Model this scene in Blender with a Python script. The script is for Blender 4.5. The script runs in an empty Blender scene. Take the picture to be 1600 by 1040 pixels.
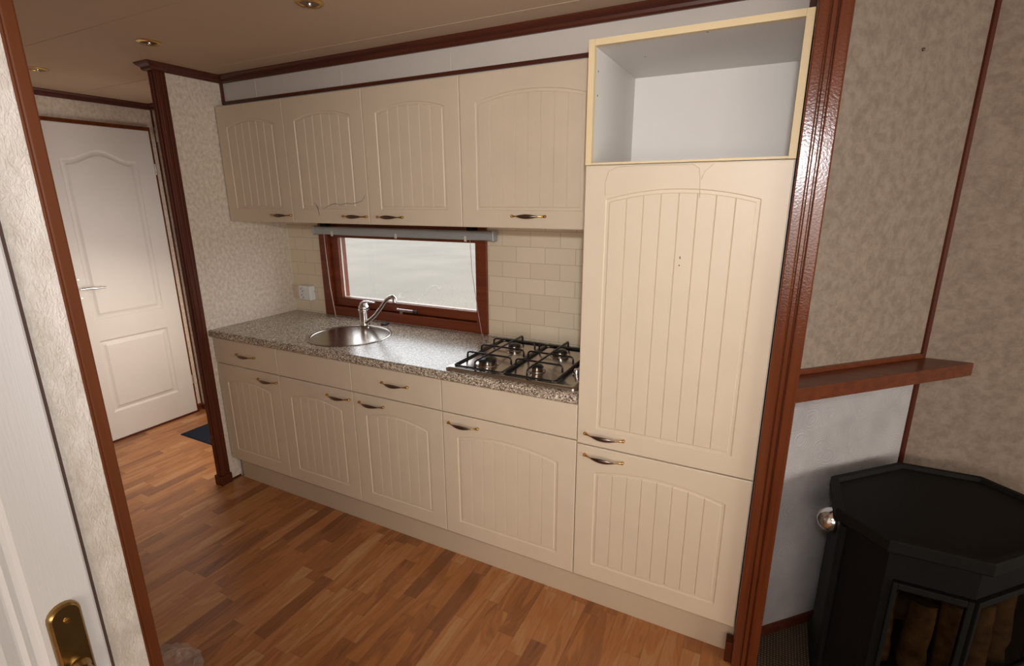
import bpy, bmesh, math, random
from mathutils import Vector, Matrix
random.seed(7)
PI = math.pi
C = bpy.context.scene.collection
sc = bpy.context.scene

# ------------------------------------------------------------------ camera
cam_d = bpy.data.cameras.new('camera'); cam = bpy.data.objects.new('camera', cam_d); C.objects.link(cam)
R_ = Vector((0.8907866, 0.45439942, -0.0045173)); U_ = Vector((-0.11332636, 0.23176522, 0.96614803)); F_ = Vector((-0.44006406, 0.86011979, -0.25794879))
CAM = Vector((2.6939, -1.6474, 1.6038))
M = Matrix((R_, U_, -F_)).transposed().to_4x4(); M.translation = CAM
cam.matrix_world = M
cam_d.sensor_fit = 'HORIZONTAL'; cam_d.sensor_width = 36.0; cam_d.lens = 794.35 / 1600 * 36.0
cam_d.clip_start = 0.02; cam_d.clip_end = 400
sc.camera = cam

# ------------------------------------------------------------------ light and exposure
sc.view_settings.view_transform = 'Standard'; sc.view_settings.look = 'None'
sc.view_settings.gamma = 1.0; sc.view_settings.use_curve_mapping = False
sc.view_settings.exposure = 0.0
w = bpy.data.worlds.new('sky'); sc.world = w; w.use_nodes = True
wn = w.node_tree; wn.nodes['Background'].inputs[0].default_value = (0.93, 0.95, 1.0, 1); wn.nodes['Background'].inputs[1].default_value = 4.0

def light(name, kind, loc, target, energy, color, **kw):
    l = bpy.data.lights.new(name, kind); o = bpy.data.objects.new(name, l); C.objects.link(o)
    o.location = loc; l.energy = energy; l.color = color
    d = Vector(target) - Vector(loc)
    o.rotation_euler = d.to_track_quat('-Z', 'Y').to_euler()
    for k, v in kw.items(): setattr(l, k, v)
    return o
# photographer's flash just above the lens
light('camera_flash', 'SPOT', (2.73, -1.66, 1.79), CAM + F_ * 2 + Vector((0.02, 0, 0.28)), 65, (0.98, 0.985, 1.0), spot_size=math.radians(100), spot_blend=1.0, shadow_soft_size=0.035)
# daylight through the living room windows behind and to the right of the camera
light('front_window_daylight', 'AREA', (3.6, -4.55, 1.42), (3.6, 0, 1.2), 27, (1.0, 0.62, 0.32), shape='RECTANGLE', size=2.6, size_y=1.15)
light('side_window_daylight', 'AREA', (6.95, -1.25, 1.22), (0.0, -0.6, 1.0), 118, (1.0, 0.94, 0.86), shape='RECTANGLE', size=2.8, size_y=1.15)
# unseen fill lamps added behind the partition to brighten the hall door and floor
light('hall_door_fill', 'AREA', (-0.10, 0.24, 1.05), (-1.17, 0.20, 0.75), 4.6, (1.0, 0.95, 0.90), shape='RECTANGLE', size=0.45, size_y=1.1)
light('hall_floor_fill', 'AREA', (-0.32, 0.28, 1.10), (-0.60, 0.00, 0.0), 5.2, (1.0, 0.88, 0.72), shape='RECTANGLE', size=0.35, size_y=0.35)

# ------------------------------------------------------------------ materials
def new_mat(name):
    m = bpy.data.materials.new(name); m.use_nodes = True
    nt = m.node_tree; b = nt.nodes['Principled BSDF']
    return m, nt, b
def N(nt, t, **kw):
    n = nt.nodes.new(t)
    for k, v in kw.items():
        if k in n.inputs.keys(): n.inputs[k].default_value = v
        else: setattr(n, k, v)
    return n
def ramp(nt, stops):
    r = nt.nodes.new('ShaderNodeValToRGB'); e = r.color_ramp.elements
    while len(e) < len(stops): e.new(0.5)
    for i, (p, c) in enumerate(stops):
        e[i].position = p; e[i].color = (c[0], c[1], c[2], 1)
    return r
def coords(nt, sx=1, sy=1, sz=1):
    t = N(nt, 'ShaderNodeNewGeometry'); m = N(nt, 'ShaderNodeMapping')
    m.inputs['Scale'].default_value = (sx, sy, sz)
    nt.links.new(t.outputs['Position'], m.inputs['Vector']); return m.outputs['Vector']
def lcoords(nt, sx=1, sy=1, sz=1):
    t = N(nt, 'ShaderNodeTexCoord'); m = N(nt, 'ShaderNodeMapping')
    m.inputs['Scale'].default_value = (sx, sy, sz)
    nt.links.new(t.outputs['Object'], m.inputs['Vector']); return m.outputs['Vector']
def bump(nt, b, src, strength, dist=0.002):
    bp = N(nt, 'ShaderNodeBump'); bp.inputs['Strength'].default_value = strength; bp.inputs['Distance'].default_value = dist
    nt.links.new(src, bp.inputs['Height']); nt.links.new(bp.outputs[0], b.inputs['Normal']); return bp
def plain(name, col, rough=0.5, metal=0.0, spec=0.5, noise=0.0, nscale=40, bstr=0.0):
    m, nt, b = new_mat(name)
    b.inputs['Base Color'].default_value = (*col, 1); b.inputs['Roughness'].default_value = rough
    b.inputs['Metallic'].default_value = metal; b.inputs['Specular IOR Level'].default_value = spec
    v = coords(nt); n = N(nt, 'ShaderNodeTexNoise'); n.inputs['Scale'].default_value = nscale; n.inputs['Detail'].default_value = 4
    nt.links.new(v, n.inputs['Vector'])
    if noise > 0:
        r = ramp(nt, [(0.3, [c * (1 - noise) for c in col]), (0.7, [min(1, c * (1 + noise)) for c in col])])
        nt.links.new(n.outputs['Fac'], r.inputs[0]); nt.links.new(r.outputs[0], b.inputs['Base Color'])
    if bstr > 0: bump(nt, b, n.outputs['Fac'], bstr)
    return m
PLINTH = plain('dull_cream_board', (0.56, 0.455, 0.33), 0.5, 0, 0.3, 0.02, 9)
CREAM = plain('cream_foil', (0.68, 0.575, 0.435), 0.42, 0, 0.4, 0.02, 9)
EDGE = plain('yellowed_edging', (0.74, 0.60, 0.36), 0.5, 0, 0.3, 0.03, 12)
INNER = plain('white_melamine', (0.70, 0.68, 0.65), 0.5, 0, 0.3, 0.01, 10)
INBACK = plain('white_back_panel', (0.80, 0.78, 0.75), 0.55, 0, 0.3, 0.01, 10)
SOFFIT = plain('white_board', (0.62, 0.58, 0.53), 0.55, 0, 0.3, 0.02, 6)
DOORW = plain('white_door_paint', (0.74, 0.70, 0.67), 0.42, 0, 0.4, 0.01, 10)
CEIL = plain('cream_ceiling_board', (0.56, 0.43, 0.31), 0.6, 0, 0.25, 0.02, 4)
CRACK = plain('dark_crack', (0.10, 0.07, 0.05), 0.8)
SCUFF = plain('foil_crease', (0.50, 0.42, 0.33), 0.7)
CHROME = plain('chrome', (0.78, 0.78, 0.80), 0.12, 1.0)
STEEL = plain('brushed_steel', (0.46, 0.42, 0.37), 0.2, 1.0, 0.5, 0.04, 300, 0.05)
HOBST = plain('hob_steel', (0.50, 0.46, 0.42), 0.20, 1.0, 0.5, 0.04, 200, 0.03)
BRASS = plain('brass', (0.62, 0.40, 0.13), 0.22, 1.0)
OLDBRASS = plain('old_brass', (0.33, 0.22, 0.085), 0.26, 1.0, 0.5, 0.15, 30)
PEWTER = plain('pewter', (0.20, 0.15, 0.13), 0.28, 1.0)
BLACK = plain('black_enamel', (0.012, 0.012, 0.013), 0.28)
RUBBER = plain('black_rubber', (0.02, 0.02, 0.022), 0.5)
IRON = plain('black_cast_iron', (0.007, 0.006, 0.0055), 0.65, 0, 0.12, 0.2, 120, 0.15)
IRON2 = plain('dark_grey_iron', (0.008, 0.0075, 0.0065), 0.6, 0, 0.14, 0.2, 120, 0.1)
PLAST = plain('white_plastic', (0.80, 0.80, 0.78), 0.35)
GREYPL = plain('grey_blind_metal', (0.42, 0.45, 0.46), 0.35, 0.3)
CORD = plain('pale_cord', (0.55, 0.42, 0.38), 0.8)
SEAL = plain('pale_sealant', (0.70, 0.64, 0.55), 0.5)
DARKGAP = plain('dark_door_seal', (0.085, 0.05, 0.04), 0.7)
LOG = plain('split_firewood', (0.42, 0.33, 0.22), 0.85, 0, 0.2, 0.45, 30, 0.6)
MATM = plain('dark_blue_mat', (0.018, 0.022, 0.035), 0.95, 0, 0.1, 0.5, 400, 0.8)
BEADHI = plain('bead_highlight', (0.42, 0.25, 0.16), 0.35, 0.0)  # tan standing in for the highlight line along the bead, unused

def wood(name, c1, c2, rough=0.22, axis='z', bstr=0.06):
    m, nt, b = new_mat(name)
    s = {'z': (30, 30, 1.2), 'x': (1.2, 30, 30), 'y': (30, 1.2, 30)}[axis]
    v = coords(nt, *s); n = N(nt, 'ShaderNodeTexNoise'); n.inputs['Scale'].default_value = 1.5; n.inputs['Detail'].default_value = 6; n.inputs['Distortion'].default_value = 0.6
    nt.links.new(v, n.inputs['Vector'])
    r = ramp(nt, [(0.3, c1), (0.7, c2)]); nt.links.new(n.outputs['Fac'], r.inputs[0]); nt.links.new(r.outputs[0], b.inputs['Base Color'])
    b.inputs['Roughness'].default_value = rough
    v2 = coords(nt, 1, 1, 1); n2 = N(nt, 'ShaderNodeTexNoise'); n2.inputs['Scale'].default_value = 160; n2.inputs['Detail'].default_value = 3
    nt.links.new(v2, n2.inputs['Vector']); bump(nt, b, n2.outputs['Fac'], bstr, 0.003)
    return m
WOODZ = wood('mahogany_varnish', (0.095, 0.021, 0.006), (0.155, 0.038, 0.010), 0.2, 'z', 0.14)
WOODN = wood('mahogany_edge_bead', (0.10, 0.026, 0.006), (0.14, 0.037, 0.009), 0.5, 'z', 0.02)
WOODX = wood('mahogany_varnish_level', (0.095, 0.021, 0.006), (0.155, 0.038, 0.010), 0.3, 'x', 0.05)
WOODD = wood('dark_mahogany', (0.066, 0.014, 0.005), (0.105, 0.023, 0.008), 0.45, 'z', 0.03)
for m_ in (WOODN, WOODD): m_.node_tree.nodes['Principled BSDF'].inputs['Specular IOR Level'].default_value = 0.22
WOODDX = wood('dark_mahogany_level', (0.060, 0.014, 0.008), (0.10, 0.024, 0.011), 0.35, 'x', 0.05)
WOODW = wood('window_mahogany', (0.13, 0.022, 0.007), (0.21, 0.045, 0.012), 0.35, 'x', 0.05)

def wallpaper(name, c1, c2, scale=18, stretch=(1, 1, 0.5), bstr=0.5, fine=140, rough=0.62):
    m, nt, b = new_mat(name)
    v = coords(nt, *stretch); n = N(nt, 'ShaderNodeTexNoise'); n.inputs['Scale'].default_value = scale; n.inputs['Detail'].default_value = 8; n.inputs['Distortion'].default_value = 0.3
    n.inputs['Roughness'].default_value = 0.65
    nt.links.new(v, n.inputs['Vector'])
    r = ramp(nt, [(0.36, c1), (0.62, c2)]); nt.links.new(n.outputs['Fac'], r.inputs[0]); nt.links.new(r.outputs[0], b.inputs['Base Color'])
    n2 = N(nt, 'ShaderNodeTexNoise'); n2.inputs['Scale'].default_value = fine; n2.inputs['Detail'].default_value = 5; n2.inputs['Distortion'].default_value = 2.0
    nt.links.new(v, n2.inputs['Vector']); bump(nt, b, n2.outputs['Fac'], bstr, 0.002)
    b.inputs['Roughness'].default_value = rough; b.inputs['Specular IOR Level'].default_value = 0.4
    return m
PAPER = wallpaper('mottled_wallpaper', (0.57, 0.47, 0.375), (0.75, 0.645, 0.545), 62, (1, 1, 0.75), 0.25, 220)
PAPERN = wallpaper('embossed_wallpaper', (0.66, 0.61, 0.545), (0.80, 0.76, 0.71), 55, (1, 1, 0.45), 1.0, 190, 0.45)
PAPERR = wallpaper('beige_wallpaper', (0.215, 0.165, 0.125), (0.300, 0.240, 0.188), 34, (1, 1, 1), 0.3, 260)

def swirl_paper():
    m, nt, b = new_mat('swirl_relief_wallpaper')
    v = coords(nt); vo = N(nt, 'ShaderNodeTexVoronoi'); vo.inputs['Scale'].default_value = 11
    nt.links.new(v, vo.inputs['Vector'])
    mm = N(nt, 'ShaderNodeMath', operation='MULTIPLY'); mm.inputs[1].default_value = 90
    nt.links.new(vo.outputs['Distance'], mm.inputs[0])
    s = N(nt, 'ShaderNodeMath', operation='SINE'); nt.links.new(mm.outputs[0], s.inputs[0])
    bump(nt, b, s.outputs[0], 0.4, 0.0015)
    n = N(nt, 'ShaderNodeTexNoise'); n.inputs['Scale'].default_value = 5; nt.links.new(v, n.inputs['Vector'])
    r = ramp(nt, [(0.35, (0.38, 0.37, 0.375)), (0.65, (0.46, 0.45, 0.455))]); nt.links.new(n.outputs['Fac'], r.inputs[0]); nt.links.new(r.outputs[0], b.inputs['Base Color'])
    b.inputs['Roughness'].default_value = 0.6
    return m
SWIRL = swirl_paper()

def tiles():
    m, nt, b = new_mat('cream_metro_tile')
    v = N(nt, 'ShaderNodeNewGeometry'); sp = N(nt, 'ShaderNodeSeparateXYZ'); nt.links.new(v.outputs['Position'], sp.inputs[0])
    ax = N(nt, 'ShaderNodeMath', operation='ADD'); ax.inputs[1].default_value = -1.508 + 0.07625 + 0.1525 * 20; nt.links.new(sp.outputs['X'], ax.inputs[0])
    az = N(nt, 'ShaderNodeMath', operation='ADD'); az.inputs[1].default_value = -1.373 + 0.0755 * 40; nt.links.new(sp.outputs['Z'], az.inputs[0])
    cb = N(nt, 'ShaderNodeCombineXYZ'); nt.links.new(ax.outputs[0], cb.inputs[0]); nt.links.new(az.outputs[0], cb.inputs[1])
    br = N(nt, 'ShaderNodeTexBrick'); nt.links.new(cb.outputs[0], br.inputs['Vector'])
    br.inputs['Scale'].default_value = 1; br.inputs['Brick Width'].default_value = 0.1525; br.inputs['Row Height'].default_value = 0.0755
    br.inputs['Mortar Size'].default_value = 0.0011; br.inputs['Mortar Smooth'].default_value = 0.3; br.inputs['Bias'].default_value = 0
    br.inputs['Color1'].default_value = (0.76, 0.65, 0.48, 1); br.inputs['Color2'].default_value = (0.81, 0.70, 0.53, 1); br.inputs['Mortar'].default_value = (0.48, 0.38, 0.27, 1)
    nt.links.new(br.outputs['Color'], b.inputs['Base Color'])
    n = N(nt, 'ShaderNodeTexNoise'); n.inputs['Scale'].default_value = 16; nt.links.new(v.outputs['Position'], n.inputs['Vector'])
    ad = N(nt, 'ShaderNodeMath', operation='MULTIPLY_ADD'); ad.inputs[1].default_value = -1.0; nt.links.new(br.outputs['Fac'], ad.inputs[0]); nt.links.new(n.outputs['Fac'], ad.inputs[2])
    bump(nt, b, ad.outputs[0], 0.35, 0.002)
    b.inputs['Roughness'].default_value = 0.24
    return m
TILE = tiles()

def laminate():
    m, nt, b = new_mat('laminate_planks')
    g = N(nt, 'ShaderNodeNewGeometry'); sp = N(nt, 'ShaderNodeSeparateXYZ'); nt.links.new(g.outputs['Position'], sp.inputs[0])
    def mth(op, a, bb=None, c=None):
        n = N(nt, 'ShaderNodeMath', operation=op)
        for i, q in enumerate((a, bb, c)):
            if q is None: continue
            if isinstance(q, (int, float)): n.inputs[i].default_value = q
            else: nt.links.new(q, n.inputs[i])
        return n.outputs[0]
    sx = mth('DIVIDE', sp.outputs['X'], 0.064); row = mth('FLOOR', sx)
    wr = N(nt, 'ShaderNodeTexWhiteNoise', noise_dimensions='1D'); nt.links.new(row, wr.inputs['W'])
    sy = mth('ADD', mth('DIVIDE', sp.outputs['Y'], 0.34), mth('MULTIPLY', wr.outputs['Value'], 7.3)); blk = mth('FLOOR', sy)
    cb = N(nt, 'ShaderNodeCombineXYZ'); nt.links.new(row, cb.inputs[0]); nt.links.new(blk, cb.inputs[1])
    wn_ = N(nt, 'ShaderNodeTexWhiteNoise', noise_dimensions='2D'); nt.links.new(cb.outputs[0], wn_.inputs['Vector'])
    # grain, shifted per block
    sh = N(nt, 'ShaderNodeVectorMath', operation='MULTIPLY_ADD'); nt.links.new(wn_.outputs['Color'], sh.inputs[0]); sh.inputs[1].default_value = (9, 9, 9)
    mp = N(nt, 'ShaderNodeMapping'); mp.inputs['Scale'].default_value = (11, 1.7, 1); nt.links.new(g.outputs['Position'], mp.inputs['Vector']); nt.links.new(mp.outputs[0], sh.inputs[2])
    n = N(nt, 'ShaderNodeTexNoise'); n.inputs['Scale'].default_value = 1.0; n.inputs['Detail'].default_value = 6; n.inputs['Distortion'].default_value = 1.6; nt.links.new(sh.outputs[0], n.inputs['Vector'])
    mp2 = N(nt, 'ShaderNodeMapping'); mp2.inputs['Scale'].default_value = (160, 7, 1); nt.links.new(g.outputs['Position'], mp2.inputs['Vector'])
    n2 = N(nt, 'ShaderNodeTexNoise'); n2.inputs['Scale'].default_value = 1.0; n2.inputs['Detail'].default_value = 4; nt.links.new(mp2.outputs[0], n2.inputs['Vector'])
    bands = mth('SINE', mth('MULTIPLY', n.outputs['Fac'], 34))
    val = mth('ADD', mth('MULTIPLY', wn_.outputs['Value'], 0.38), mth('ADD', mth('MULTIPLY', n.outputs['Fac'], 0.65), mth('ADD', mth('MULTIPLY', bands, 0.06), mth('MULTIPLY', n2.outputs['Fac'], 0.20))))
    r = ramp(nt, [(0.28, (0.17, 0.066, 0.027)), (0.50, (0.30, 0.118, 0.042)), (0.68, (0.43, 0.175, 0.056)), (0.80, (0.47, 0.225, 0.088)), (0.95, (0.53, 0.30, 0.14))])
    nt.links.new(val, r.inputs[0])
    fx = mth('FRACT', sx); fy = mth('FRACT', sy)
    ex = mth('LESS_THAN', mth('MINIMUM', fx, mth('SUBTRACT', 1.0, fx)), 0.012); ey = mth('LESS_THAN', fy, 0.005)
    e = mth('MAXIMUM', ex, ey)
    mx = N(nt, 'ShaderNodeMix', data_type='RGBA'); nt.links.new(mth('MULTIPLY', e, 0.35), mx.inputs[0]); nt.links.new(r.outputs[0], mx.inputs[6]); mx.inputs[7].default_value = (0.09, 0.035, 0.015, 1)
    nt.links.new(mx.outputs[2], b.inputs['Base Color'])
    b.inputs['Roughness'].default_value = 0.3
    bump(nt, b, n2.outputs['Fac'], 0.08, 0.001)
    return m
LAM = laminate()

def granite():
    m, nt, b = new_mat('speckled_worktop')
    v = coords(nt); vo = N(nt, 'ShaderNodeTexVoronoi'); vo.inputs['Scale'].default_value = 260; nt.links.new(v, vo.inputs['Vector'])
    sp = N(nt, 'ShaderNodeSeparateColor'); nt.links.new(vo.outputs['Color'], sp.inputs[0])
    r = ramp(nt, [(0.0, (0.03, 0.026, 0.024)), (0.20, (0.16, 0.12, 0.09)), (0.45, (0.36, 0.285, 0.21)), (0.78, (0.56, 0.48, 0.37)), (0.97, (0.88, 0.82, 0.72))])
    nt.links.new(sp.outputs[0], r.inputs[0]); nt.links.new(r.outputs[0], b.inputs['Base Color'])
    n = N(nt, 'ShaderNodeTexNoise'); n.inputs['Scale'].default_value = 260; n.inputs['Detail'].default_value = 2; nt.links.new(v, n.inputs['Vector'])
    bump(nt, b, n.outputs['Fac'], 0.35, 0.0008)
    b.inputs['Roughness'].default_value = 0.2; b.inputs['Specular IOR Level'].default_value = 0.6
    return m
GRAN = granite()

def carpet():
    m, nt, b = new_mat('woven_brown_carpet')
    v = coords(nt, 1, 1, 1); wv = N(nt, 'ShaderNodeTexWave'); wv.inputs['Scale'].default_value = 32; wv.bands_direction = 'X'; nt.links.new(v, wv.inputs['Vector'])
    wv2 = N(nt, 'ShaderNodeTexWave'); wv2.inputs['Scale'].default_value = 32; wv2.bands_direction = 'Y'; nt.links.new(v, wv2.inputs['Vector'])
    mu = N(nt, 'ShaderNodeMath', operation='MULTIPLY'); nt.links.new(wv.outputs['Fac'], mu.inputs[0]); nt.links.new(wv2.outputs['Fac'], mu.inputs[1])
    r = ramp(nt, [(0.1, (0.05, 0.032, 0.02)), (0.7, (0.20, 0.14, 0.09))]); nt.links.new(mu.outputs[0], r.inputs[0]); nt.links.new(r.outputs[0], b.inputs['Base Color'])
    bump(nt, b, mu.outputs[0], 0.8, 0.004); b.inputs['Roughness'].default_value = 0.95
    return m
CARPET = carpet()

def gravel():
    m, nt, b = new_mat('pale_sandy_paving')
    v = coords(nt); n = N(nt, 'ShaderNodeTexNoise'); n.inputs['Scale'].default_value = 30; n.inputs['Detail'].default_value = 12; n.inputs['Roughness'].default_value = 0.8; nt.links.new(v, n.inputs['Vector'])
    r = ramp(nt, [(0.43, (0.095, 0.080, 0.062)), (0.57, (0.20, 0.175, 0.140))]); nt.links.new(n.outputs['Fac'], r.inputs[0])
    n2 = N(nt, 'ShaderNodeTexNoise'); n2.inputs['Scale'].default_value = 0.5; n2.inputs['Detail'].default_value = 3; nt.links.new(v, n2.inputs['Vector'])
    r2 = ramp(nt, [(0.35, (0.82, 0.82, 0.82)), (0.65, (1, 1, 1))]); nt.links.new(n2.outputs['Fac'], r2.inputs[0])
    mx = N(nt, 'ShaderNodeMix', data_type='RGBA', blend_type='MULTIPLY'); mx.inputs[0].default_value = 1; nt.links.new(r.outputs[0], mx.inputs[6]); nt.links.new(r2.outputs[0], mx.inputs[7])
    nt.links.new(mx.outputs[2], b.inputs['Base Color']); b.inputs['Roughness'].default_value = 0.9
    return m
GRAVEL = gravel()

def glass_mat(name, tint=(1, 1, 1), gloss=0.06, rough=0.02):
    m = bpy.data.materials.new(name); m.use_nodes = True; nt = m.node_tree; nt.nodes.clear()
    o = nt.nodes.new('ShaderNodeOutputMaterial'); t = nt.nodes.new('ShaderNodeBsdfTransparent'); t.inputs[0].default_value = (*tint, 1)
    g = nt.nodes.new('ShaderNodeBsdfGlossy'); g.inputs['Roughness'].default_value = rough
    lw = nt.nodes.new('ShaderNodeLayerWeight'); lw.inputs[0].default_value = 0.5
    pw = nt.nodes.new('ShaderNodeMath'); pw.operation = 'POWER'; pw.inputs[1].default_value = 4.0; nt.links.new(lw.outputs['Facing'], pw.inputs[0])
    f = nt.nodes.new('ShaderNodeMath'); f.operation = 'MULTIPLY_ADD'; f.inputs[1].default_value = 0.35; f.inputs[2].default_value = 0.02; nt.links.new(pw.outputs[0], f.inputs[0])
    mx = nt.nodes.new('ShaderNodeMixShader'); nt.links.new(f.outputs[0], mx.inputs[0]); nt.links.new(t.outputs[0], mx.inputs[1]); nt.links.new(g.outputs[0], mx.inputs[2]); nt.links.new(mx.outputs[0], o.inputs[0])
    return m
GLASS = glass_mat('window_glass', (0.97, 0.98, 0.97))
SGLASS = glass_mat('stove_glass', (0.50, 0.45, 0.38), rough=0.05)
FILM = None
def film():
    m = bpy.data.materials.new('clear_plastic_film'); m.use_nodes = True; nt = m.node_tree; nt.nodes.clear()
    o = nt.nodes.new('ShaderNodeOutputMaterial'); t = nt.nodes.new('ShaderNodeBsdfTransparent')
    g = nt.nodes.new('ShaderNodeBsdfPrincipled'); g.inputs['Base Color'].default_value = (0.7, 0.68, 0.66, 1); g.inputs['Roughness'].default_value = 0.25
    mx = nt.nodes.new('ShaderNodeMixShader'); mx.inputs[0].default_value = 0.28; nt.links.new(t.outputs[0], mx.inputs[1]); nt.links.new(g.outputs[0], mx.inputs[2]); nt.links.new(mx.outputs[0], o.inputs[0])
    return m
FILM = film()
def doorgrain():
    m, nt, b = new_mat('white_grained_door')
    v = coords(nt, 1, 1, 0.06); n = N(nt, 'ShaderNodeTexNoise'); n.inputs['Scale'].default_value = 420; n.inputs['Detail'].default_value = 3; nt.links.new(v, n.inputs['Vector'])
    b.inputs['Base Color'].default_value = (0.74, 0.75, 0.76, 1); b.inputs['Roughness'].default_value = 0.4
    bump(nt, b, n.outputs['Fac'], 0.35, 0.0006)
    return m
DGRAIN = doorgrain()

# ------------------------------------------------------------------ helpers
ORG = {}
def tag(o, label=None, cat=None, group=None, kind=None):
    if label: o['label'] = label
    if cat: o['category'] = cat
    if group: o['group'] = group
    if kind: o['kind'] = kind
    return o
def thing(name, loc, label=None, cat=None, group=None, kind=None):
    o = bpy.data.objects.new(name, None); C.objects.link(o); o.location = loc; o.empty_display_size = 0.05
    ORG[o.name] = Vector(loc); return tag(o, label, cat, group, kind)
def obj(name, bm, mats, parent=None, smooth=False, origin=None):
    me = bpy.data.meshes.new(name)
    org = ORG.get(parent.name, Vector((0, 0, 0))) if parent else (Vector(origin) if origin else Vector((0, 0, 0)))
    if org.length: bmesh.ops.translate(bm, verts=bm.verts, vec=-org)
    bmesh.ops.recalc_face_normals(bm, faces=bm.faces)
    if smooth:
        for f in bm.faces: f.smooth = True
    bm.to_mesh(me); bm.free()
    for m_ in (mats if isinstance(mats, (list, tuple)) else [mats]): me.materials.append(m_)
    if smooth:
        try: me.set_sharp_from_angle(angle=math.radians(38))
        except Exception: pass
    o = bpy.data.objects.new(name, me); C.objects.link(o)
    if parent:
        o.parent = parent; ORG[o.name] = org
    else:
        o.location = org; ORG[o.name] = org
    return o
def struct(name, bm, m, smooth=False):
    return tag(obj(name, bm, m, smooth=smooth), kind='structure')
def box(x0, x1, y0, y1, z0, z1, bev=0.0, bm=None, mi=0, seg=2):
    b2 = bmesh.new()
    vs = [b2.verts.new((x, y, z)) for x in (x0, x1) for y in (y0, y1) for z in (z0, z1)]
    for f in ((0, 1, 3, 2), (4, 6, 7, 5), (0, 4, 5, 1), (2, 3, 7, 6), (0, 2, 6, 4), (1, 5, 7, 3)):
        b2.faces.new([vs[i] for i in f])
    bmesh.ops.recalc_face_normals(b2, faces=b2.faces)
    if bev > 0: bmesh.ops.bevel(b2, geom=b2.edges[:] + b2.verts[:], offset=bev, segments=seg, profile=0.5, affect='EDGES')
    return join(b2, bm, mi)
def join(b2, bm, mi=0):
    for f in b2.faces: f.material_index = mi
    if bm is None: return b2
    mp = {v: bm.verts.new(v.co) for v in b2.verts}
    for f in b2.faces:
        try:
            nf = bm.faces.new([mp[v] for v in f.verts]); nf.material_index = f.material_index; nf.smooth = f.smooth
        except ValueError: pass
    b2.free(); return bm
def prism(poly, z0, z1, bm=None, mi=0, bev=0.0):
    """poly: list of (x,y); extruded in z"""
    b2 = bmesh.new()
    lo = [b2.verts.new((p[0], p[1], z0)) for p in poly]; hi = [b2.verts.new((p[0], p[1], z1)) for p in poly]
    n = len(poly)
    b2.faces.new(lo[::-1]); b2.faces.new(hi)
    for i in range(n): b2.faces.new((lo[i], lo[(i + 1) % n], hi[(i + 1) % n], hi[i]))
    bmesh.ops.recalc_face_normals(b2, faces=b2.faces)
    if bev > 0: bmesh.ops.bevel(b2, geom=b2.edges[:], offset=bev, segments=2, profile=0.5, affect='EDGES')
    return join(b2, bm, mi)
def extr(prof, axis, a, b_, bm=None, mi=0):
    """prof list of 2-tuples in the plane normal to axis ('x': (y,z), 'y': (x,z))"""
    b2 = bmesh.new()
    f = (lambda t, p: (t, p[0], p[1])) if axis == 'x' else (lambda t, p: (p[0], t, p[1]))
    A = [b2.verts.new(f(a, p)) for p in prof]; B = [b2.verts.new(f(b_, p)) for p in prof]; n = len(prof)
    b2.faces.new(A); b2.faces.new(B[::-1])
    for i in range(n): b2.faces.new((A[i], B[i], B[(i + 1) % n], A[(i + 1) % n]))
    bmesh.ops.recalc_face_normals(b2, faces=b2.faces)
    return join(b2, bm, mi)
def sweep(path, prof, up=Vector((0, 0, 1)), bm=None, mi=0):
    """open path of 3d points with mitred corners (level path); prof (out, z) where out is left normal of the path"""
    b2 = bmesh.new(); P = [Vector(p) for p in path]; rings = []
    for i, p in enumerate(P):
        d0 = (P[i] - P[i - 1]).normalized() if i > 0 else None
        d1 = (P[i + 1] - P[i]).normalized() if i < len(P) - 1 else None
        n0 = up.cross(d0) if d0 else None; n1 = up.cross(d1) if d1 else None
        if n0 is None: n = n1; s = 1
        elif n1 is None: n = n0; s = 1
        else:
            n = (n0 + n1).normalized(); s = 1 / max(0.2, n.dot(n0))
        rings.append([b2.verts.new(p + n * q[0] * s + up * q[1]) for q in prof])
    k = len(prof)
    for i in range(len(rings) - 1):
        for j in range(k): b2.faces.new((rings[i][j], rings[i][(j + 1) % k], rings[i + 1][(j + 1) % k], rings[i + 1][j]))
    b2.faces.new(rings[0][::-1]); b2.faces.new(rings[-1])
    return join(b2, bm, mi)
def tube(path, rad, bm=None, mi=0, n=10, flat=1.0, mis=None):
    """tube with a radius (or (rz, rs)) per point"""
    b2 = bmesh.new(); P = [Vector(p) for p in path]
    R = rad if isinstance(rad, (list, tuple)) else [rad] * len(P)
    rings = []; ref = None
    for i, p in enumerate(P):
        d = (P[min(i + 1, len(P) - 1)] - P[max(i - 1, 0)]).normalized()
        if ref is None: ref = Vector((0, 0, 1)) if abs(d.z) < 0.9 else Vector((1, 0, 0))
        u = (ref - d * ref.dot(d)).normalized(); v = d.cross(u); ref = u
        rr = R[i]; ru, rv = rr if isinstance(rr, tuple) else (rr, rr * flat)
        rings.append([b2.verts.new(p + u * ru * math.cos(2 * PI * k / n) + v * rv * math.sin(2 * PI * k / n)) for k in range(n)])
    fi = []
    for i in range(len(rings) - 1):
        for k in range(n):
            f = b2.faces.new((rings[i][k], rings[i][(k + 1) % n], rings[i + 1][(k + 1) % n], rings[i + 1][k])); f.smooth = True
            fi.append((f, i))
    b2.faces.new(rings[0][::-1]); b2.faces.new(rings[-1])
    bm = join(b2, bm, mi) if mis is None else bm
    if mis is not None:
        for f in b2.faces: f.material_index = mis[0]
        for f, i in fi: f.material_index = mis[i]
        if bm is None: return b2
        mp = {v: bm.verts.new(v.co) for v in b2.verts}
        for f in b2.faces:
            nf = bm.faces.new([mp[v] for v in f.verts]); nf.material_index = f.material_index; nf.smooth = f.smooth
        b2.free()
    return bm
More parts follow.
